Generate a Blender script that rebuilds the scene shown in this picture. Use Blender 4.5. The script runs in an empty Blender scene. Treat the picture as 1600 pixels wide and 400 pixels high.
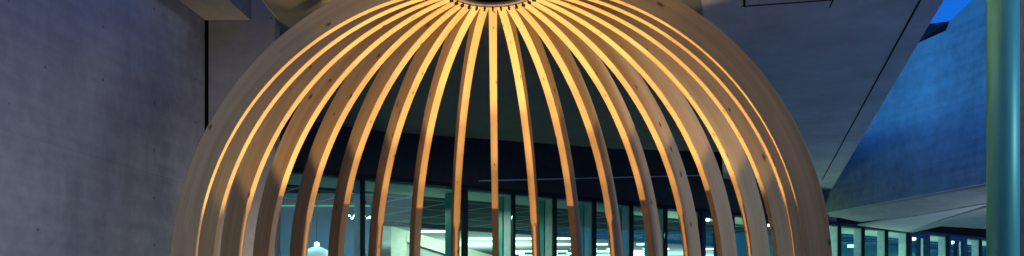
import bpy, bmesh, math, random
from mathutils import Vector, Matrix
random.seed(7)
R = math.radians
sc = bpy.context.scene
col = sc.collection

# ------------------------------------------------------------------ camera
EYE, F, HOR = 1.6, 1278.0, 472.4          # eye height, focal length in photo pixels, horizon row
cam_d = bpy.data.cameras.new('camera'); cam = bpy.data.objects.new('camera', cam_d); col.objects.link(cam)
cam.location = (0, 0, EYE); cam.rotation_euler = (R(90), 0, 0)
cam_d.sensor_width = 36; cam_d.lens = 36 * F / 1600; cam_d.shift_y = (HOR - 200) / 1600
cam_d.clip_start = .1; cam_d.clip_end = 2000
sc.camera = cam

def P(px, py, d):                          # survey point: bearing, height and depth
    return Vector(((px - 800) / F * d, d, EYE + (HOR - py) / F * d))

# ------------------------------------------------------------------ materials
def mat(name):
    m = bpy.data.materials.new(name); m.use_nodes = True
    nt = m.node_tree; b = nt.nodes['Principled BSDF']
    return m, nt, b
def N(nt, typ, **kw):
    n = nt.nodes.new(typ)
    for k, v in kw.items(): setattr(n, k, v)
    return n
def link(nt, a, b): nt.links.new(a, b)
def math_(nt, op, a, b=None, c=None):
    n = N(nt, 'ShaderNodeMath', operation=op)
    for i, v in enumerate((a, b, c)):
        if v is None: continue
        if isinstance(v, (int, float)): n.inputs[i].default_value = v
        else: link(nt, v, n.inputs[i])
    return n.outputs[0]
def noise(nt, vec, scale, detail=4, rough=.55):
    n = N(nt, 'ShaderNodeTexNoise'); n.inputs['Scale'].default_value = scale
    n.inputs['Detail'].default_value = detail; n.inputs['Roughness'].default_value = rough
    link(nt, vec, n.inputs['Vector']); return n.outputs['Fac']
def mapping(nt, vec, scale=(1, 1, 1), loc=(0, 0, 0)):
    n = N(nt, 'ShaderNodeMapping'); n.inputs['Scale'].default_value = scale; n.inputs['Location'].default_value = loc
    link(nt, vec, n.inputs['Vector']); return n.outputs[0]
def ramp(nt, fac, stops):
    n = N(nt, 'ShaderNodeValToRGB'); el = n.color_ramp.elements
    while len(el) < len(stops): el.new(.5)
    for e, (p, c) in zip(el, stops): e.position = p; e.color = (*c, 1)
    link(nt, fac, n.inputs[0]); return n.outputs[0]
def mix(nt, fac, a, b, mode='MIX'):
    n = N(nt, 'ShaderNodeMix', data_type='RGBA', blend_type=mode)
    for i, v in ((0, fac), (6, a), (7, b)):
        if isinstance(v, (int, float)): n.inputs[i].default_value = v
        elif isinstance(v, tuple): n.inputs[i].default_value = (*v, 1)
        else: link(nt, v, n.inputs[i])
    return n.outputs[2]
def bump(nt, b, h, strength=.2, dist=.01):
    n = N(nt, 'ShaderNodeBump'); n.inputs['Strength'].default_value = strength; n.inputs['Distance'].default_value = dist
    link(nt, h, n.inputs['Height']); link(nt, n.outputs[0], b.inputs['Normal'])

def wood():
    m, nt, b = mat('larch_wood')
    uv = N(nt, 'ShaderNodeUVMap').outputs[0]
    oi = N(nt, 'ShaderNodeObjectInfo').outputs['Random']
    cmb = N(nt, 'ShaderNodeCombineXYZ'); link(nt, math_(nt, 'MULTIPLY', oi, 63.0), cmb.inputs[0]); link(nt, math_(nt, 'MULTIPLY', oi, 17.0), cmb.inputs[2])
    va = N(nt, 'ShaderNodeVectorMath', operation='ADD'); link(nt, uv, va.inputs[0]); link(nt, cmb.outputs[0], va.inputs[1])
    vec = va.outputs[0]
    g1 = noise(nt, mapping(nt, vec, (1.1, 42, 1)), 1.0, 5, .6)          # fine grain along the rib
    g2 = noise(nt, mapping(nt, vec, (.55, 7, 1)), 1.0, 3, .5)           # broad figure
    g3 = noise(nt, mapping(nt, vec, (2.2, 2.2, 1)), 1.0, 3, .5)         # blotches
    c = ramp(nt, g1, [(.25, (.40, .262, .118)), (.5, (.52, .362, .172)), (.78, (.62, .448, .230))])
    c = mix(nt, .55, c, ramp(nt, g2, [(.3, (.40, .255, .112)), (.7, (.64, .465, .242))]))
    c = mix(nt, math_(nt, 'MULTIPLY', g3, .42), c, (.43, .265, .135))
    vo = N(nt, 'ShaderNodeTexVoronoi', voronoi_dimensions='2D'); vo.inputs['Scale'].default_value = 1
    link(nt, mapping(nt, vec, (3.4, 7.5, 1)), vo.inputs['Vector'])
    sel = math_(nt, 'GREATER_THAN', N(nt, 'ShaderNodeSeparateColor').outputs[0], .0)
    sp = N(nt, 'ShaderNodeSeparateColor'); link(nt, vo.outputs['Color'], sp.inputs[0])
    sel = math_(nt, 'GREATER_THAN', sp.outputs[0], .79)
    size = math_(nt, 'MULTIPLY_ADD', sp.outputs[1], .13, .05)
    wob = math_(nt, 'MULTIPLY_ADD', noise(nt, mapping(nt, vec, (30, 60, 1)), 1.0, 2), .09, -.045)
    dd = math_(nt, 'ADD', vo.outputs['Distance'], wob)
    k = math_(nt, 'MULTIPLY', sel, math_(nt, 'SUBTRACT', 1.0, math_(nt, 'SMOOTH_MIN', 1.0, math_(nt, 'DIVIDE', dd, size), .3)))
    kc = N(nt, 'ShaderNodeClamp'); link(nt, math_(nt, 'MULTIPLY', k, 1.5), kc.inputs[0])
    c = mix(nt, kc.outputs[0], c, (.13, .062, .028))
    wn = N(nt, 'ShaderNodeTexWhiteNoise', noise_dimensions='2D')          # glued lamellae: tone changes board by board
    su = N(nt, 'ShaderNodeSeparateXYZ'); link(nt, vec, su.inputs[0])
    lv = math_(nt, 'FLOOR', math_(nt, 'DIVIDE', su.outputs[1], .0445)); lw = N(nt, 'ShaderNodeCombineXYZ')
    link(nt, math_(nt, 'FLOOR', math_(nt, 'ADD', math_(nt, 'DIVIDE', su.outputs[0], 1.9), math_(nt, 'MULTIPLY', lv, .37))), lw.inputs[0]); link(nt, lv, lw.inputs[1])
    link(nt, lw.outputs[0], wn.inputs['Vector'])
    tone = math_(nt, 'ADD', math_(nt, 'MULTIPLY', wn.outputs['Value'], .16), math_(nt, 'MULTIPLY_ADD', oi, .26, .74))
    hs = N(nt, 'ShaderNodeHueSaturation'); link(nt, c, hs.inputs['Color']); link(nt, tone, hs.inputs['Value'])
    c = hs.outputs[0]
    link(nt, c, b.inputs['Base Color']); b.inputs['Roughness'].default_value = .62
    b.inputs['Specular IOR Level'].default_value = .25
    bump(nt, b, g1, .12, .004)
    return m

def concrete(name, lo, hi, sc_=1.0, streak=(1, 1, .35), rough=.8, spots=True, ties=None):
    m, nt, b = mat(name)
    v = N(nt, 'ShaderNodeTexCoord').outputs['Object']
    a = noise(nt, mapping(nt, v, streak), .8 * sc_, 6, .62)
    f = noise(nt, v, 5.5 * sc_, 6, .65)
    s = noise(nt, mapping(nt, v, (.5, .5, 6)), 1.6 * sc_, 3, .5)
    t = math_(nt, 'ADD', math_(nt, 'MULTIPLY', a, .5), math_(nt, 'ADD', math_(nt, 'MULTIPLY', f, .3), math_(nt, 'MULTIPLY', s, .2)))
    c = ramp(nt, t, [(.34, lo), (.66, hi)])
    if spots:
        vo = N(nt, 'ShaderNodeTexVoronoi'); vo.inputs['Scale'].default_value = 3.1
        link(nt, v, vo.inputs['Vector'])
        sp = N(nt, 'ShaderNodeSeparateColor'); link(nt, vo.outputs['Color'], sp.inputs[0])
        k = math_(nt, 'MULTIPLY', math_(nt, 'GREATER_THAN', sp.outputs[0], .55),
                  math_(nt, 'LESS_THAN', vo.outputs['Distance'], math_(nt, 'MULTIPLY', sp.outputs[1], .075)))
        c = mix(nt, math_(nt, 'MULTIPLY', k, .6), c, tuple(x * .3 for x in lo))
    if ties:                                 # formwork: tie holes and faint sheet joints
        oy, oz, py_, pz_, dark = ties
        sx = N(nt, 'ShaderNodeSeparateXYZ'); link(nt, v, sx.inputs[0])
        def cell(o, off, p): return math_(nt, 'MULTIPLY', math_(nt, 'SUBTRACT', math_(nt, 'FRACT', math_(nt, 'ADD', math_(nt, 'DIVIDE', math_(nt, 'SUBTRACT', o, off), p), .5)), .5), p)
        cy, cz = cell(sx.outputs[1], oy, py_), cell(sx.outputs[2], oz, pz_)
        d2 = math_(nt, 'SQRT', math_(nt, 'ADD', math_(nt, 'MULTIPLY', cy, cy), math_(nt, 'MULTIPLY', cz, cz)))
        keep = math_(nt, 'GREATER_THAN', noise(nt, v, .9, 2), .47)
        c = mix(nt, math_(nt, 'MULTIPLY', math_(nt, 'MULTIPLY', math_(nt, 'LESS_THAN', d2, .017), dark), keep), c, (.04, .04, .04))
        jy, jz = cell(sx.outputs[1], oy + py_ * .5, py_ * 3), cell(sx.outputs[2], oz + pz_ * .5, pz_ * 4)
        jl_ = math_(nt, 'MAXIMUM', math_(nt, 'LESS_THAN', math_(nt, 'ABSOLUTE', jy), .006), math_(nt, 'LESS_THAN', math_(nt, 'ABSOLUTE', jz), .006))
        c = mix(nt, math_(nt, 'MULTIPLY', jl_, .14), c, tuple(x * .4 for x in lo))
        # each sheet took the pour a little differently
        fl = N(nt, 'ShaderNodeCombineXYZ')
        link(nt, math_(nt, 'FLOOR', math_(nt, 'DIVIDE', math_(nt, 'SUBTRACT', sx.outputs[1], oy + py_ * .5), py_ * 3)), fl.inputs[0])
        link(nt, math_(nt, 'FLOOR', math_(nt, 'DIVIDE', math_(nt, 'SUBTRACT', sx.outputs[2], oz + pz_ * .5), pz_ * 4)), fl.inputs[1])
        wn = N(nt, 'ShaderNodeTexWhiteNoise', noise_dimensions='2D'); link(nt, fl.outputs[0], wn.inputs['Vector'])
        hs = N(nt, 'ShaderNodeHueSaturation'); link(nt, c, hs.inputs['Color']); link(nt, math_(nt, 'MULTIPLY_ADD', wn.outputs['Value'], .16, .92), hs.inputs['Value'])
        c = hs.outputs[0]
    link(nt, c, b.inputs['Base Color']); b.inputs['Roughness'].default_value = rough
    b.inputs['Specular IOR Level'].default_value = .25
    bump(nt, b, f, .12, .01)
    return m

def plain(name, c, rough=.5, metal=0, var=.12, scale=6, spec=.4):
    m, nt, b = mat(name)
    v = N(nt, 'ShaderNodeTexCoord').outputs['Object']
    n = noise(nt, v, scale, 4)
    link(nt, ramp(nt, n, [(.3, tuple(x * (1 - var) for x in c)), (.7, tuple(min(1, x * (1 + var)) for x in c))]), b.inputs['Base Color'])
    b.inputs['Roughness'].default_value = rough; b.inputs['Metallic'].default_value = metal
    b.inputs['Specular IOR Level'].default_value = spec
    return m
def glow(name, c, s):
    m, nt, b = mat(name)
    n = N(nt, 'ShaderNodeTexNoise'); n.inputs['Scale'].default_value = 9
    b.inputs['Base Color'].default_value = (.8, .8, .8, 1)
    b.inputs['Emission Color'].default_value = (*c, 1)
    link(nt, math_(nt, 'MULTIPLY_ADD', n.outputs['Fac'], s * .2, s * .9), b.inputs['Emission Strength'])
    return m
def glass(name, tint, refl=1.0):
    m, nt, b = mat(name); nt.nodes.remove(b)
    out = nt.nodes['Material Output']
    tr = N(nt, 'ShaderNodeBsdfTransparent'); tr.inputs[0].default_value = (*tint, 1)
    gl = N(nt, 'ShaderNodeBsdfGlossy'); gl.inputs['Roughness'].default_value = .02; gl.inputs[0].default_value = (.9, .95, 1, 1)
    fr = N(nt, 'ShaderNodeFresnel'); fr.inputs[0].default_value = 1.5
    mx = N(nt, 'ShaderNodeMixShader'); link(nt, math_(nt, 'MULTIPLY', fr.outputs[0], refl), mx.inputs[0])
    link(nt, tr.outputs[0], mx.inputs[1]); link(nt, gl.outputs[0], mx.inputs[2]); link(nt, mx.outputs[0], out.inputs[0])
    return m

def grid_ceiling(name, ang):
    m, nt, b = mat(name)
    v = N(nt, 'ShaderNodeTexCoord').outputs['Object']
    mp = N(nt, 'ShaderNodeMapping'); mp.inputs['Rotation'].default_value = (0, 0, ang); link(nt, v, mp.inputs[0])
    sx = N(nt, 'ShaderNodeSeparateXYZ'); link(nt, mp.outputs[0], sx.inputs[0])
    def lines(o, pitch, w): 
        fr = math_(nt, 'FRACT', math_(nt, 'DIVIDE', o, pitch))
        return math_(nt, 'LESS_THAN', fr, w / pitch)
    l = math_(nt, 'MAXIMUM', lines(sx.outputs[0], 1.5, .055), lines(sx.outputs[1], 1.9, .05))
    base = ramp(nt, noise(nt, v, 1.3, 4), [(.3, (.005, .030, .034)), (.7, (.010, .052, .056))])
    link(nt, mix(nt, l, base, (.45, .62, .62)), b.inputs['Base Color']); b.inputs['Roughness'].default_value = .8; b.inputs['Specular IOR Level'].default_value = .08
    return m

WOOD = wood()
CON_L = concrete('pale_concrete_weathered', (.21, .213, .21), (.43, .435, .43), ties=(3.82, 2.86, 1.04, .57, .6))
CON_W = concrete('bare_concrete', (.34, .318, .275), (.52, .49, .43))
CON_P = concrete('lit_face_concrete', (.55, .55, .56), (.72, .72, .73), .6)  # paler copy of the fair-faced concrete, light on the lower face put into colour
CON_S = concrete('soffit_concrete', (.50, .50, .48), (.74, .74, .71), .8, (1, 1, 1))
CON_R = concrete('fair_faced_concrete', (.30, .30, .30), (.52, .52, .52), .55, (1, 1, .5))
CON_RW = concrete('fair_faced_concrete_wall', (.22, .22, .22), (.60, .60, .60), .6, (1, 1, .3), ties=(.4, 5.1, 1.5, .9, .75))
CON_O = concrete('olive_soffit_shade', (.23, .21, .145), (.33, .305, .215), .8, (1, 1, 1))  # darker olive tone standing in for shade on the soffit behind the dome
CON_D = concrete('dark_coated_concrete', (.035, .036, .035), (.06, .062, .06), 1, (1, 1, 1), .8, False)
JOINT = plain('black_joint_sealant', (.008, .008, .008), 1, spec=.02)
STEEL = plain('galvanised_steel', (.36, .35, .33), .42, .6)
BSTEEL = plain('blackened_steel', (.02, .02, .02), .5, .3)
FRAME = plain('anthracite_frame_paint', (.012, .014, .017), .5, spec=.1)
GROOVE = plain('grey_joint_sealant', (.045, .045, .045), 1, spec=.02)
BLUEP = plain('navy_frame_paint', (.012, .035, .085), .5, spec=.15)
FINM = plain('white_fin_paint', (.68, .70, .66), .5)
TEALP = plain('teal_panel_paint', (.05, .42, .34), .45, var=.2, scale=2)
TEALW = plain('dark_teal_wall_paint', (.022, .105, .11), .6, var=.3, scale=1.2)
BLUEW = plain('dusty_blue_wall_paint', (.07, .19, .34), .6, var=.25, scale=1.0)
CREAM = plain('cream_plaster', (.70, .67, .55), .7)
GREYC = plain('grey_ceiling_plaster', (.40, .41, .40), .7)
PALEC = plain('pale_ceiling_plaster', (.52, .60, .54), .7)
GROUNDM = concrete('paving_concrete', (.52, .52, .50), (.68, .68, .66), 1.2)
FLOORM = plain('interior_floor_screed', (.25, .26, .26), .4)
LEDW = glow('white_led_tube', (.95, 1, .95), 1.6)
LEDG = glow('green_led_line', (.02, .55, .28), .22)
GLOBE = glow('white_lamp_globe', (.95, 1, 1), 2.2)
SHADE = glow('opal_lamp_shade', (.85, 1, .92), .12)
EXITM = glow('green_sign_face', (.10, .75, .62), .8)
GLASS = glass('green_tinted_glass', (.71, .96, .90), .10)

# ------------------------------------------------------------------ object helpers
def obj(name, bm, m, parent=None, smooth=False):
    me = bpy.data.meshes.new(name)
    bmesh.ops.recalc_face_normals(bm, faces=bm.faces)
    bm.to_mesh(me); bm.free()
    if smooth:
        for p in me.polygons: p.use_smooth = True
    for mm in (m if isinstance(m, (list, tuple)) else [m]): me.materials.append(mm)
    o = bpy.data.objects.new(name, me); col.objects.link(o)
    if parent: o.parent = parent
    return o
def thing(name, label, cat, loc=(0, 0, 0), rot=(0, 0, 0), group=None):
    o = bpy.data.objects.new(name, None); o.empty_display_size = .3; col.objects.link(o)
    o.location = loc; o.rotation_euler = rot; o['label'] = label; o['category'] = cat
    if group: o['group'] = group
    return o
def tag(o, label, cat, group=None):
    o['label'] = label; o['category'] = cat
    if group: o['group'] = group
    return o
def structure(o): o['kind'] = 'structure'; return o
def add_prism(bm, pts, vec):                # polygon pushed along vec
    vec = Vector(vec)
    a = [bm.verts.new(p) for p in pts]; b = [bm.verts.new(Vector(p) + vec) for p in pts]
    bm.faces.new(a); bm.faces.new(b[::-1]); n = len(pts)
    for i in range(n): bm.faces.new((a[i], b[i], b[(i + 1) % n], a[(i + 1) % n]))
def prism(pts, vec):
    bm = bmesh.new(); add_prism(bm, pts, vec); return bm
def add_box(bm, lo, hi):
    (x0, y0, z0), (x1, y1, z1) = lo, hi
    add_prism(bm, [(x0, y0, z0), (x1, y0, z0), (x1, y1, z0), (x0, y1, z0)], (0, 0, z1 - z0))
def box(lo, hi):
    bm = bmesh.new(); add_box(bm, lo, hi); return bm
def lathe(profile, seg=40, closed=False):
    bm = bmesh.new(); rings = []
    for r, z in profile:
        rings.append([bm.verts.new((r * math.cos(2 * math.pi * k / seg), r * math.sin(2 * math.pi * k / seg), z)) for k in range(seg)])
    pairs = list(zip(rings, rings[1:])) + ([(rings[-1], rings[0])] if closed else [])
    for a, b in pairs:
        for k in range(seg): bm.faces.new((a[k], a[(k + 1) % seg], b[(k + 1) % seg], b[k]))
    if not closed:
        bm.faces.new(rings[0]); bm.faces.new(rings[-1][::-1])
    return bm
def sheet(grid, thick):                     # lofted surface given thickness along its normals
    bm = bmesh.new()
    vs = [[bm.verts.new(p) for p in row] for row in grid]
    for i in range(len(vs) - 1):
        for j in range(len(vs[0]) - 1): bm.faces.new((vs[i][j], vs[i][j + 1], vs[i + 1][j + 1], vs[i + 1][j]))
    bm.normal_update()
    bmesh.ops.solidify(bm, geom=bm.faces[:], thickness=thick)
    return bm

# ------------------------------------------------------------------ ground
structure(obj('ground', prism([(-300, -300, -.3), (300, -300, -.3), (300, 600, -.3), (-300, 600, -.3)], (0, 0, .3)), GROUNDM))

structure(obj('added_dark_ground', prism([(-4.0, -14, .004), (4.5, -14, .004), (4.2, 9, .004), (9.5, 26.2, .004), (-3.2, 17.5, .004), (-3.2, 12, .004)], (0, 0, -.05)), concrete('low_bounce_ground', (.11, .108, .10), (.17, .168, .155), 2)))  # unseen dark ground, added to cut bounce light on the soffit

# ------------------------------------------------------------------ the wooden dome
TAU = .0172; RI, RO, TH = 2.79, 3.013, .086
c0 = (-.1324, .241)
CX = c0[0] * math.cos(TAU) - c0[1] * math.sin(TAU); CZ = EYE + c0[0] * math.sin(TAU) + c0[1] * math.cos(TAU); CY = 7.867
HZ = CZ / math.cos(TAU)
BASE = (CX + HZ * math.sin(TAU), CY, CZ - HZ * math.cos(TAU)); ROT = (0, -TAU, 0)
PHI, DTH, NR = .0685, .1858, 20
thetas = [PHI + (i - 9.5) * DTH for i in range(NR)]
A_IN, A_OUT = math.acos(.437 / RI), math.acos(.437 / RO)

dome = thing('wooden_dome', 'half dome of curved timber ribs glowing warm from inside, meeting at a steel ring', 'pavilion', BASE, ROT)
def rib_mesh(foot):
    bm = bmesh.new(); uvl = bm.loops.layers.uv.new('UVMap')
    n = 56; ch = .004; h = TH / 2
    pts = []                                # (inner point, outer point, arc length)
    for k in range(4):
        z = foot + (HZ - foot) * k / 4; pts.append(((RI, z), (RO, z), z))
    for k in range(n + 1):
        ai, ao = A_IN * k / n, A_OUT * k / n
        pts.append(((RI * math.cos(ai), HZ + RI * math.sin(ai)), (RO * math.cos(ao), HZ + RO * math.sin(ao)), HZ + 2.9 * ai))
    rows = []
    for (ri, zi), (ro, zo), s in pts:
        d = Vector((ro - ri, 0, zo - zi)); L = d.length; d.normalize(); pi = Vector((ri, 0, zi)); po = Vector((ro, 0, zo))
        y = Vector((0, 1, 0))
        sec = [pi - y * (h - ch), pi + d * ch - y * h, po - d * ch - y * h, po - y * (h - ch),
               po + y * (h - ch), po - d * ch + y * h, pi + d * ch + y * h, pi + y * (h - ch)]
        vv = [.0, .006, .222, .228, .31, .316, .532, .538]
        rows.append(([bm.verts.new(p) for p in sec], vv, s))
    for (a, vv, s0), (b, _, s1) in zip(rows, rows[1:]):
        for j in range(8):
            j2 = (j + 1) % 8
            f = bm.faces.new((a[j], a[j2], b[j2], b[j]))
            v0, v1 = vv[j], (vv[j2] if j2 else .624)
            for l, (u, v) in zip(f.loops, ((s0, v0), (s0, v1), (s1, v1), (s1, v0))): l[uvl].uv = (u, v)
    for (a, vv, s0) in (rows[0], rows[-1]):
        f = bm.faces.new(a)
        for l, v in zip(f.loops, vv): l[uvl].uv = (s0 + v, v)
    return bm
for th in thetas:
    foot = -((RI + RO) / 2 * math.sin(th)) * math.tan(TAU) + .0
    r = obj('rib', rib_mesh(foot), WOOD, dome); r.rotation_euler = (0, 0, math.pi / 2 - th)
z_i = HZ + RI * math.sin(A_IN)
ring = obj('ring', lathe([(.395, z_i + .0345), (.433, z_i + .0345), (.433, z_i + .20), (.395, z_i + .20)], 64, True), BSTEEL, dome)
rim = obj('rim', lathe([(.389, z_i + .010), (.4335, z_i + .010), (.4335, z_i + .034), (.389, z_i + .034)], 64, True), STEEL, ring)
cap = obj('cap', lathe([(.37, z_i + .201), (.37, z_i + .225)], 48), BSTEEL, dome)
for th in thetas:
    pl = obj('fixing_plate', box((.4345, -.008, z_i - .030), (.472, .008, z_i + .03)), BSTEEL, ring)
    pl.rotation_euler = (0, 0, math.pi / 2 - th)

# added slotted drum masking the lamp in the middle of the dome: each slot throws one blade of light along one rib
ZL, DD = .25, .5
lum = thing('light_mask_drum', 'low round black drum with radial slots, added under the timber dome to mask the light', 'lamp', BASE, ROT)
radii = sorted(set([.0275 + .9725 * k / 150 for k in range(151)] + [.50, .512, .513, .56, .572]))
def proj_tab():
    t = []
    for k in range(300):
        a = A_IN * (1 - k / 260)
        rho, z = (RI * math.cos(a), HZ + RI * math.sin(a)) if a > 0 else (RI, HZ + RI * a)
        if z - ZL < .9: break
        t.append((rho * DD / (z - ZL), DD / (z - ZL)))
    return t
TAB = proj_tab()
def slot_half(i, r):
    if r < TAB[0][0] or r > TAB[-1][0] - .01: return 0
    for (r0, s0), (r1, s1) in zip(TAB, TAB[1:]):
        if r0 <= r <= r1:
            s = s0 + (s1 - s0) * (r - r0) / (r1 - r0 + 1e-9); break
    w = TH / 2 * .97 * s
    if i % 2: return 0 if r > .512 else w / r
    k = 1 if r < .56 else (.42 if r > .585 else 1 - .58 * (r - .56) / .025)
    return w * k / r
bm = bmesh.new(); prev = None
for r in radii:
    row = []
    for i in range(NR):
        a0 = thetas[i] + slot_half(i, r)
        a1 = (thetas[i + 1] if i < NR - 1 else thetas[0] + 2 * math.pi)
        a1 -= slot_half((i + 1) % NR, r)
        n = 2 if i < NR - 1 else 24
        row.append([bm.verts.new((r * math.sin(a0 + (a1 - a0) * k / n), r * math.cos(a0 + (a1 - a0) * k / n), ZL + DD)) for k in range(n + 1)])
    if prev:
        for g0, g1 in zip(prev, row):
            for k in range(len(g0) - 1): bm.faces.new((g0[k], g0[k + 1], g1[k + 1], g1[k]))
    else:
        bm.faces.new([v for g in row for v in g])
    prev = row
obj('slotted_lid', bm, BSTEEL, lum)
obj('drum', lathe([(.985, .01), (1.0, .01), (1.0, ZL + DD - .002), (.985, ZL + DD - .002)], 96, True), BSTEEL, lum)

Mdome = Matrix.Translation(BASE) @ Matrix.Rotation(-TAU, 4, 'Y')
def lamp(name, typ, loc, energy, color, **kw):
    d = bpy.data.lights.new(name, typ); d.energy = energy; d.color = color
    for k, v in kw.items(): setattr(d, k, v)
    o = bpy.data.objects.new(name, d); col.objects.link(o); o.location = loc
    return o
def aim(o, tgt): o.rotation_euler = (Vector(tgt) - o.location).to_track_quat('-Z', 'Y').to_euler()
WARM = (1.0, .76, .42)
lamp('uplight_lamp', 'POINT', Mdome @ Vector((0, 0, ZL)), 190, (1, .58, .25), shadow_soft_size=.003)
# spots on the floor near the feet of the ribs, shining up
for az, rr, e in ((-95, 1.6, 270), (-55, 1.15, 105), (57, 1.15, 105), (101, 1.6, 270)):
    a = R(az); p = Mdome @ Vector((rr * math.sin(a), rr * math.cos(a), .30))
    s = lamp('floor_spot', 'SPOT', p, e, (1.0, .69, .33), shadow_soft_size=.05, spot_size=R(70), spot_blend=.14)
    aim(s, Mdome @ Vector((.72 * rr * math.sin(a), .72 * rr * math.cos(a) - (.16 if rr > 1.5 else .0), 4.0)))

s = lamp('added_downlight', 'SPOT', Mdome @ Vector((0, 0, z_i - .10)), 1100, (1, .80, .52), shadow_soft_size=.05, spot_size=R(62), spot_blend=.4)  # added lamp, warms the soffit by bounce off the floor
s.rotation_euler = (0, 0, 0)

# ------------------------------------------------------------------ left concrete walls and beam
def xl(y): return -4.19 + .093 * (y - 11.2)
t = thing('left_concrete_wall', 'tall bare concrete wall on the left, blue at its top, warm grey below', 'wall', (xl(5), 5, 0))
def local(o, bm): 
    bmesh.ops.translate(bm, verts=bm.verts, vec=-Vector(o.location)); return bm
y0, y1 = -2, 11.16
obj('wall', local(t, prism([(xl(y0), y0, 0), (xl(y1), y1, 0), (xl(y1) - .5, y1, 0), (xl(y0) - .5, y0, 0)], (0, 0, 5.75))), CON_L, t)
wb = tag(obj('rear_concrete_wall', prism([(-4.19 + .036, 11.2, 0), (-3.25, 11.2, 0), (-3.27, 11.52, 0), (-4.19 + .036, 11.52, 0)], (0, 0, 7.0)), CON_W),
         'narrow grey concrete wall between the dark vertical joint and the left side of the dome', 'wall')
jl = obj('joint', box((-4.6, 11.24, 0), (-4.146, 11.5, 6.9)), JOINT, wb)
def xb(y): return -3.57 + .068 * (y - 11.2)
tag(obj('concrete_beam', prism([(xl(9.4) + .002, 9.4, 5.46), (xl(11.19) + .002, 11.19, 5.46), (xb(11.19), 11.19, 5.46), (xb(9.4), 9.4, 5.46)], (0, 0, .9)), CON_W),
    'short concrete beam overhead in the corner where the left walls meet', 'beam')

# ------------------------------------------------------------------ canopy soffit
HS = EYE + 3.9
def xr(y): return 5.57 + .309 * (y - 10.55)
def fac_y(px): return 28.195 / (1.354 - (px - 800) / F)
def fac_pt(y, off=0): return (-4.69 + 1.354 * (y - 17.36), y)
ol = [(xr(-12), -12), (xr(29.1), 29.1), fac_pt(29.15), fac_pt(25.73), (5.43, 21.2), (2.6, 20.75), fac_pt(18.65), fac_pt(15.6), (-7.4, 11.9), (-3.6, 11.9), (-3.55, 11.55), (-3.245, 11.53), (-3.22, 10.0), (-1.5, 9.0), (-1.2, -12)]
can = thing('concrete_canopy', 'broad flat concrete canopy overhead with a slanting right edge and thin joints', 'canopy', (0, 12, HS))
bm = prism([(x, y, HS) for x, y in ol], (0, 0, .55))
for yc in (-6, 0, 5, 9, 10, 11.9, 15.6, 18, 21.2, 21.9, 25.7):
    bmesh.ops.bisect_plane(bm, geom=bm.verts[:] + bm.edges[:] + bm.faces[:], plane_co=(0, yc, 0), plane_no=(0, 1, 0))
obj('soffit', local(can, bm), CON_S, can)
obj('soffit_shade_sheet', local(can, prism([(-3.2, 10.05, HS), (2.3, 10.05, HS), (5.42, 21.18, HS), (2.6, 20.74, HS), (*fac_pt(18.63), HS), (*fac_pt(15.7), HS), (-7.3, 12.0, HS), (-3.5, 11.92, HS), (-3.23, 11.54, HS)], (0, 0, -.006))), CON_O, can)  # thin dark sheet, dimness behind the dome put into its colour
obj('roof_deck', local(can, prism([(-7.4, 14, HS + 1.302), (xr(14) - .6, 14, HS + 1.302), (xr(29.1) - .6, 29.1, HS + 1.302), (8, 30, HS + 1.302), (-7.4, 20, HS + 1.302)], (0, 0, .3))), CON_D, can)
def strip(pts, w, d=.006, down=.003):      # flat joint along a polyline just proud of the soffit
    bm = bmesh.new()
    for (a, b) in zip(pts, pts[1:]):
        a, b = Vector((*a, HS)), Vector((*b, HS)); n = (b - a).normalized().cross(Vector((0, 0, 1))) * w / 2
        add_prism(bm, [a - n, b - n, b + n, a + n], (0, 0, -down))
    return bm
def sp(px, py): v = P(px, py, F * 3.9 / (HOR - py)); return (v.x, v.y)
obj('joint', local(can, strip([sp(1440, -4), sp(1284, 282)], .03)), GROOVE, can)
obj('joint', local(can, strip([sp(1160, 10), sp(1302, -.5)], .045)), GROOVE, can)
obj('joint', local(can, strip([sp(1303, -3), sp(1296, 12)], .02)), JOINT, can)
obj('joint', local(can, strip([sp(1163, -6), sp(1163, 9)], .03)), JOINT, can)
obj('access_panel', local(can, prism([(*sp(1337, 10), HS), (*sp(1432, 5), HS), (*sp(1440, -8), HS), (*sp(1341, -8), HS)], (0, 0, -.004))), CON_S, can)
obj('access_panel', local(can, prism([(*sp(1208, 17), HS), (*sp(1294, 11.5), HS), (*sp(1297, 3.5), HS), (*sp(1211, 8.5), HS)], (0, 0, -.004))), CON_S, can)

# ------------------------------------------------------------------ glass front and the band of wall above it
Tt = Vector((.8045, .594, 0)); Nn = Vector((-.594, .8045, 0)); F0 = Vector((-4.69, 17.36, 0))
def fp(s, q=0, z=0): return F0 + Tt * s + Nn * q + Vector((0, 0, z))
GT = EYE + 2.776
def fbox(s0, s1, q0, q1, z0, z1): return prism([fp(s0, q0, z0), fp(s1, q0, z0), fp(s1, q1, z0), fp(s0, q1, z0)], (0, 0, z1 - z0))
fas = tag(obj('fascia_wall', fbox(-6, 20.4, .02, .4, GT + .10, HS + 1.29), CON_D), 'dark wall band between the canopy and the top of the glass front', 'wall')
obj('ledge', prism([P(748, 283.4, fac_y(748) - .02), P(1118, 274.2, fac_y(1118) - .02), P(1118, 274.2, fac_y(1118) - .02) + Vector((0, 0, .03)), P(748, 283.4, fac_y(748) - .02) + Vector((0, 0, .03))], Nn * .035), CON_S, fas)
tag(obj('fascia_wall', fbox(20.42, 40, .02, .4, GT + .10, GT + 1.1), JOINT), 'dark wall band above the glass front under the curved concrete on the right', 'wall')
ms = [-3.2, -.28, 1.68, 4.41, 5.89, 7.26, 8.67, 10.1, 11.5, 13.03, 14.6, 16.1, 17.7, 19.15, 20.6, 22.16, 23.8, 25.4, 27.0, 28.6, 30.2, 31.6, 33.2, 34.8, 36.4]
BLUE_BAYS = {9, 11, 17, 19}
gf = thing('glass_front', 'long glazed front with slim dark mullions behind the dome, lit teal inside', 'glass wall', fp(0))
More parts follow.
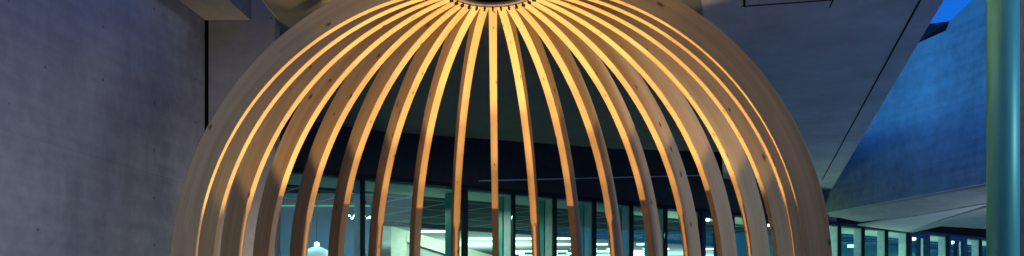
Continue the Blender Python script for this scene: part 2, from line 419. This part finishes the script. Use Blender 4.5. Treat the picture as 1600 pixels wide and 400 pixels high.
obj('head_rail', local(gf, fbox(-6, 38, -.04, .14, GT, GT + .095)), FRAME, gf)
obj('sill_rail', local(gf, fbox(-6, 38, -.04, .14, 0, .12)), FRAME, gf)
for i, s in enumerate(ms):
    w = .07 if s == 4.41 else .038
    obj('mullion', local(gf, fbox(s - w, s + w, -.02, .075, .121, GT - .001)), FRAME, gf)
    fz = 1.0 if s > 4 else .6
    if s > 1 and i not in (3,):
        obj('fin', local(gf, fbox(s - .03, s + .03, .10, .40, .021, GT - .01)), FINM, gf)
    if 4 < s < 13: obj('fin_panel', local(gf, fbox(s - .05, s + .04, .43, .85, .021, GT - .02)), TEALP, gf)
for i, (a, b) in enumerate(zip(ms, ms[1:])):
    if i in BLUE_BAYS: continue
    obj('pane', local(gf, fbox(a + .039, b - .039, .03, .05, .122, GT - .002)), GLASS, gf)
lab = {9: 'navy framed glass door just right of the middle of the dome, behind a rib', 11: 'navy framed glass door half hidden behind the right ribs of the dome',
       17: 'navy framed glass door on the right, the farther left of the two beyond the dome', 19: 'navy framed glass door nearest to the tall shiny column'}
for i in sorted(BLUE_BAYS):
    a, b = ms[i] + .04, ms[i + 1] - .04
    d = thing('glass_door', lab[i], 'door', fp((a + b) / 2), group='navy framed doors in the glass front')
    bm = fbox(a, a + .15, -.04, .12, 0, GT - .003)
    obj('frame', local(d, bm), BLUEP, d)
    obj('frame', local(d, fbox(b - .20, b, -.04, .12, 0, GT - .003)), BLUEP, d)
    obj('header', local(d, fbox(a + .151, b - .201, -.035, .12, GT - .17, GT - .004)), BLUEP, d)
    m_ = (a + b) / 2
    obj('centre_post', local(d, fbox(m_ - .08, m_ + .08, -.03, .09, .01, GT - .172)), BLUEP, d)
    for u, v in ((a + .152, m_ - .082), (m_ + .082, b - .202)):
        obj('pane', local(d, fbox(u, v, .03, .05, .01, GT - .173)), GLASS, d)

# ------------------------------------------------------------------ interior beyond the glass
CE = EYE + 2.74
structure(obj('floor', fbox(-8, 42, .15, 46, .001, .02), FLOORM))
structure(obj('ceiling', fbox(-8, 42, .15, 1.6, CE, CE + .2), PALEC))
structure(obj('ceiling', fbox(-8, 42, 1.601, 8.4, CE + .01, CE + .21), grid_ceiling('dark_grid_ceiling', -math.atan2(Tt.y, Tt.x))))
structure(obj('ceiling', fbox(-8, 42, 8.402, 46, CE - .12, CE + .2), GREYC))
tag(obj('back_wall', fbox(-8, 42, 46.01, 46.3, 0, CE + .2), GREYC), 'pale far wall of the lit hall behind the glass', 'wall')
tag(obj('end_wall', fbox(42.01, 42.3, .15, 46, 0, CE + .2), TEALW), 'teal right end wall of the lit hall behind the glass', 'wall')
tag(obj('side_wall', fbox(-8.3, -8.01, .15, 46, 0, CE + .2), GREYC), 'left end wall of the lit hall behind the glass', 'wall')
bw = tag(obj('blue_partition', box((-9, 22.6, .02), (-3.75, 22.8, CE - .04)), BLUEW), 'blue lit partition wall behind the glass at the left of the dome', 'wall')
gl = tag(obj('green_light_line', box((-8.6, 22.42, CE - .11), (-3.9, 22.46, CE - .075)), LEDG), 'thin green light line high inside the left glass bay', 'light')
tag(obj('teal_partition', fbox(19.2, 38, 3.6, 3.75, .02, CE - .06), TEALW), 'dark teal wall inside, behind the right glass bays', 'wall')
# cream stair wall
st = thing('stair_wall', 'cream stair wall with a sloping top, seen through the glass left of the middle', 'wall', P(620, HOR, 23) - Vector((0, 0, EYE)))
def q2(px, py, d): return P(px, py, d)
obj('post', local(st, prism([P(611, 353, 23), P(635, 360, 23), P(635, HOR + 80, 23), P(611, HOR + 80, 23)], (0, .3, 0))), CREAM, st)
obj('balustrade', local(st, prism([P(635.4, 360, 23), P(780, 402, 23), P(780, 424, 23), P(635.4, 377, 23)], (0, .25, 0))), CREAM, st)
obj('panel', local(st, prism([P(635.4, 378, 23.1), P(780, 425, 23.1), P(780, HOR + 80, 23.1), P(635.4, HOR + 80, 23.1)], (0, .15, 0))), GREYC, st)
# linear ceiling lights
k = 0
proto = None
for row, (y, off) in enumerate(((29.9, -3.35), (33.2, -1.75), (36.4, -2.0), (39.6, .3), (41.4, -.2), (43.2, -.6), (45.2, .4), (47, -1.2))):
    z = CE - .16
    x = off
    while x < 21:
        L = 1.25
        vis = (x > -4.5) and random.random() > .22 and (Vector((x, y, 0)) - F0).dot(Nn) > 8.6 and (row > 0 or x < 1)
        if vis:
            if proto is None:
                proto = tag(obj('linear_light', box((0, -.04, -.03), (L, .04, .03)), LEDW), 'bright white linear lamp under the ceiling of the hall behind the glass', 'lamp', 'linear lamps in the hall')
                o = proto
            else:
                o = proto.copy(); col.objects.link(o)
            o.location = (x, y, z)
        x += L + random.choice((.25, .5, 1.3))
# pendant with white shade, glowing dots standing in for reflected lights, globe pairs, sign
pl = thing('pendant_lamp', 'white dome shaped lamp with a bright bulb on top inside the left glass bay', 'lamp', P(495, 400, 20.6))
obj('shade', lathe([(.40, -.1), (.385, .02), (.30, .13), (.17, .20), (.07, .235)], 32), SHADE, pl, True)
obj('bulb', lathe([(.02, .24), (.06, .27), (.065, .31), (.04, .345), (.01, .355)], 20), GLOBE, pl, True)
rod = obj('rod', box((-.012, -.012, .356), (.012, .012, CE - P(495, 400, 20.6).z)), FRAME, pl)
dots = [(546, 337), (550, 341), (554, 337.5), (559, 340.5), (563, 339), (569, 338), (574, 341), (578, 339.5), (582, 336.5), (586, 340), (589, 337), (590, 341.5)]
bproto = None
for x, y in dots:
    if bproto is None:
        bproto = tag(obj('reflection_dot', lathe([(.01, -.04), (.04, -.02), (.045, .01), (.02, .04)], 12), GLOBE, None, True), 'tiny glowing dot standing in for a reflected light in the left glass bays', 'bulb', 'row of reflected light dots'); o = bproto
    else:
        o = bproto.copy(); col.objects.link(o)
    o.location = P(x, y, 21.2); s = random.uniform(.45, .85); o.scale = (s, s, s)
gproto = None
for x, y, d, l in ((1105, 342, 25.6, 'round white lamp at the top of the first navy door right of the dome middle'),
                   (1201, 350, 27.45, 'round white lamp seen between the rightmost ribs of the dome'),
                   (1427.5, 372.5, 33.0, 'larger round white lamp behind the left one of the two far right navy doors'),
                   (1432, 373, 33.3, 'smaller round white lamp behind the left one of the two far right navy doors'),
                   (1487, 378, 34.95, 'larger round white lamp behind the navy door nearest the shiny column'),
                   (1492.5, 378.6, 35.3, 'smaller round white lamp behind the navy door nearest the shiny column')):
    if gproto is None:
        gproto = obj('globe_lamp', lathe([(.01, -.11), (.075, -.085), (.11, 0), (.075, .085), (.01, .11)], 20), GLOBE, None, True); o = gproto
    else:
        o = gproto.copy(); col.objects.link(o)
    o.location = P(x, y, d)
    s = .8 if l.startswith('larger') or 'round white' == l[:11] and 'smaller' not in l else .5
    o.scale = (s, s, s)
    tag(o, l, 'lamp', 'round lamps behind the doors')
ex = thing('exit_sign', 'small glowing green sign on the dark teal wall right of the dome', 'sign', P(1329, 384.5, 33.3))
obj('housing', box((-.14, .0, -.07), (.14, .05, .07)), FRAME, ex)
obj('face', box((-.13, -.012, -.06), (.13, -.001, .06)), EXITM, ex)

# ------------------------------------------------------------------ concrete building on the right
def xw(y): return 10.95 + .215 * (28 - y)
bl = thing('concrete_building', 'big blue lit concrete building on the right with curved undersides', 'building', (xw(20), 20, 0))
obj('wall', local(bl, prism([(xw(29), 29, EYE + 3.10), (xw(12), 12, EYE + 3.12), (xw(12), 12, EYE + 7.5), (xw(29), 29, EYE + 7.6)], (.5, .1, 0))), CON_RW, bl)
def lerp(a, b, t): return a + (b - a) * t
def chain(pts, t):
    n = len(pts) - 1; k = min(int(t * n), n - 1); return lerp(pts[k], pts[k + 1], t * n - k)
def loft(top, bot, sag, nu=24, nv=8, pw=1.0):
    g = []
    for j in range(nv + 1):
        v = j / nv; row = []
        for i in range(nu + 1):
            u = i / nu; p = lerp(chain(top, u), chain(bot, u), v)
            p = p + sag * math.sin(math.pi * v ** pw)
            row.append(p)
        g.append(row)
    return g
E1 = [P(1294, 331, 28.3), P(1420, 308, 24.3), P(1545, 285.3, 21.32), P(1625, 270.6, 19.65)]
L1 = [P(1297, 337, 28.6), P(1345, 347, 29.6), P(1440, 334.5, 26.8), P(1540, 317, 24.4), P(1625, 302, 22.8)]
obj('underside', local(bl, sheet(loft(E1, L1, Vector((0, 0, -.10))), -.08)), CON_R, bl, True)
L1b = [P(1340, 352.4, 29.9), P(1440, 335.5, 26.8), P(1540, 319, 24.4), P(1625, 304.5, 22.8)]
L2 = [P(1421, 363, 32.3), P(1470, 343, 28.5), P(1540, 321.5, 24.6), P(1625, 305.5, 22.85)]
obj('lower_face', local(bl, sheet(loft(L1b, L2, Vector((0, 0, 0))), -.06)), CON_P, bl, True)
L2b = [P(1421, 363.4, 32.2), P(1470, 344.6, 28.5), P(1540, 323, 24.6), P(1625, 307, 22.85)]
B2 = [P(1425, 363.6, 32.2), P(1470, 353.5, 31.6), P(1545, 358, 33.6), P(1625, 361, 36)]
obj('lower_underside', local(bl, sheet(loft(L2b, B2, Vector((0, 0, .12))), -.06)), CON_R, bl, True)
ub = thing('upper_concrete_block', 'upper concrete block on the blue wall at the top right', 'building', (xw(18), 18, EYE + 7.56))
up = [P(1476, 51.5, 23.3), P(1545, 21.4, 21.5), P(1640, -20, 19.4), P(1640, -140, 19.4), P(1545, -30, 21.5), P(1522, -2, 22.1), P(1484, 33, 23.1)]
obj('wall', local(ub, prism(up, (.6, .3, 0))), CON_R, ub)
obj('dark_opening', local(ub, prism([P(1430, 69, 23.9), P(1476, 51.5, 23.32), P(1484.5, 33, 23.12), P(1453, 37, 23.9)], (.5, .4, 0))), BSTEEL, ub)

op = thing('added_sky_blocker', 'long plain block added behind the camera to hold back the low sky', 'building', (-6, -16, 0))  # unseen block added to keep low blue sky off dome and walls
bm = box((-26, -19, 0), (12, -16, 11)); obj('wall', local(op, bm), CON_W, op)
for k in range(7):
    obj('window', local(op, box((-23 + 4.6 * k, -15.998, 3), (-20.4 + 4.6 * k, -15.9, 8)), ), FRAME, op)

bm = bmesh.new(); g0, g1 = P(1474, 52.6, 23.25), P(1560, 16, 21.2)
add_prism(bm, [g0, g1, g1 + Vector((0, 0, .035)), g0 + Vector((0, 0, .035))], (-.03, -.01, 0))
obj('joint', local(ub, bm), JOINT, ub)

# ------------------------------------------------------------------ columns at the right edge
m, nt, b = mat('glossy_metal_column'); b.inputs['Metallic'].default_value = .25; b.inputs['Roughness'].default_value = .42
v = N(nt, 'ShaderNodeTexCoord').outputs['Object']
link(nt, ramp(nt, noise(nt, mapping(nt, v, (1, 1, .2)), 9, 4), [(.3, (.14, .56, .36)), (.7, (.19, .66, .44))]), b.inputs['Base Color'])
COLM = m
def column(name, px, rpx, d, m, label):
    p = P(px, HOR, d); r = rpx * d / F
    c = thing(name, label, 'column', (p.x, p.y, 0))
    obj('shaft', lathe([(r, .06), (r, HS - .002)], 48), m, c, True)
    obj('base_collar', lathe([(r * 1.25, .0), (r * 1.25, .05), (r * 1.05, .06), (r * .9, .0601)], 48), m, c)
column('metal_column', 1567, 22.5, 6.0, COLM, 'tall shiny round metal column with teal and green reflections near the right edge')
column('painted_column', 1613, 25, 6.6, plain('grey_column_paint', (.30, .29, .31), .5), 'matt grey column cut off by the right edge of the photo')

# ------------------------------------------------------------------ light
w = bpy.data.worlds.new('World'); sc.world = w; w.use_nodes = True
nt = w.node_tree; bg = nt.nodes['Background']
sky = N(nt, 'ShaderNodeTexSky', sky_type='NISHITA'); sky.sun_disc = False
sky.sun_elevation = R(8); sky.sun_rotation = R(285); sky.ozone_density = 6
link(nt, mix(nt, 1.0, sky.outputs[0], (.085, .43, .86), 'MULTIPLY'), bg.inputs['Color'])
bg.inputs['Strength'].default_value = .14
sun = lamp('sun', 'SUN', (0, -10, 20), .27, (.80, .95, 1), angle=R(20))
sun.rotation_euler = (R(79.5), 0, R(58))
# lamps of the hall behind the glass
def area(loc, sx, sy, e, c):
    a = lamp('hall_lamp', 'AREA', loc, e, c, shape='RECTANGLE', size=sx, size_y=sy); return a
for s, q, e in ((8, 4.5, 26), (16, 4.5, 30), (25, 2, 30), (33, 2, 30)):
    area(fp(s, q, CE - .3), 3, 2, e, (.75, 1, .9))
for s, q, e in ((4, 13, 200), (14, 14, 170), (26, 14, 120)):
    area(fp(s, q, 2.2), 5, 3, e, (.9, 1, .92)).rotation_euler = (math.pi, 0, 0)
ws = lamp('added_wall_fill', 'SPOT', (-3.55, 9.9, .3), 62, (1, .84, .62), shadow_soft_size=.1, spot_size=R(46), spot_blend=1)  # added warm fill for the rear wall, not a hall lamp
aim(ws, (-3.75, 11.2, 3.3))
yl = lamp('added_underside_fill', 'AREA', (18, 23, .3), 58, (.80, 1, .85), shape='DISK', size=1.5); yl.rotation_euler = (math.pi, 0, 0)  # added upward fill to brighten the curved undersides
for s_ in (14, 19, 24, 29, 34):
    area(fp(s_, 1.0, 2.6), 3.5, .3, 14, (.88, 1, .78)).rotation_euler = (math.pi, 0, math.atan2(Tt.y, Tt.x))
area((-5.6, 20.7, CE - .3), 1.5, 1, 12, (.5, .8, 1))
area((-2.2, 21.6, CE - .35), 1, .6, 45, (1, .98, .85))

sc.view_settings.view_transform = 'Standard'; sc.view_settings.look = 'None'
sc.view_settings.exposure = 1.5; sc.view_settings.gamma = 1
sc.render.engine = 'CYCLES'
sc.cycles.use_denoising = True
sc.cycles.max_bounces = 8; sc.cycles.diffuse_bounces = 4; sc.cycles.transparent_max_bounces = 12
sc.cycles.sample_clamp_indirect = 6
sc.cycles.caustics_reflective = False; sc.cycles.caustics_refractive = False
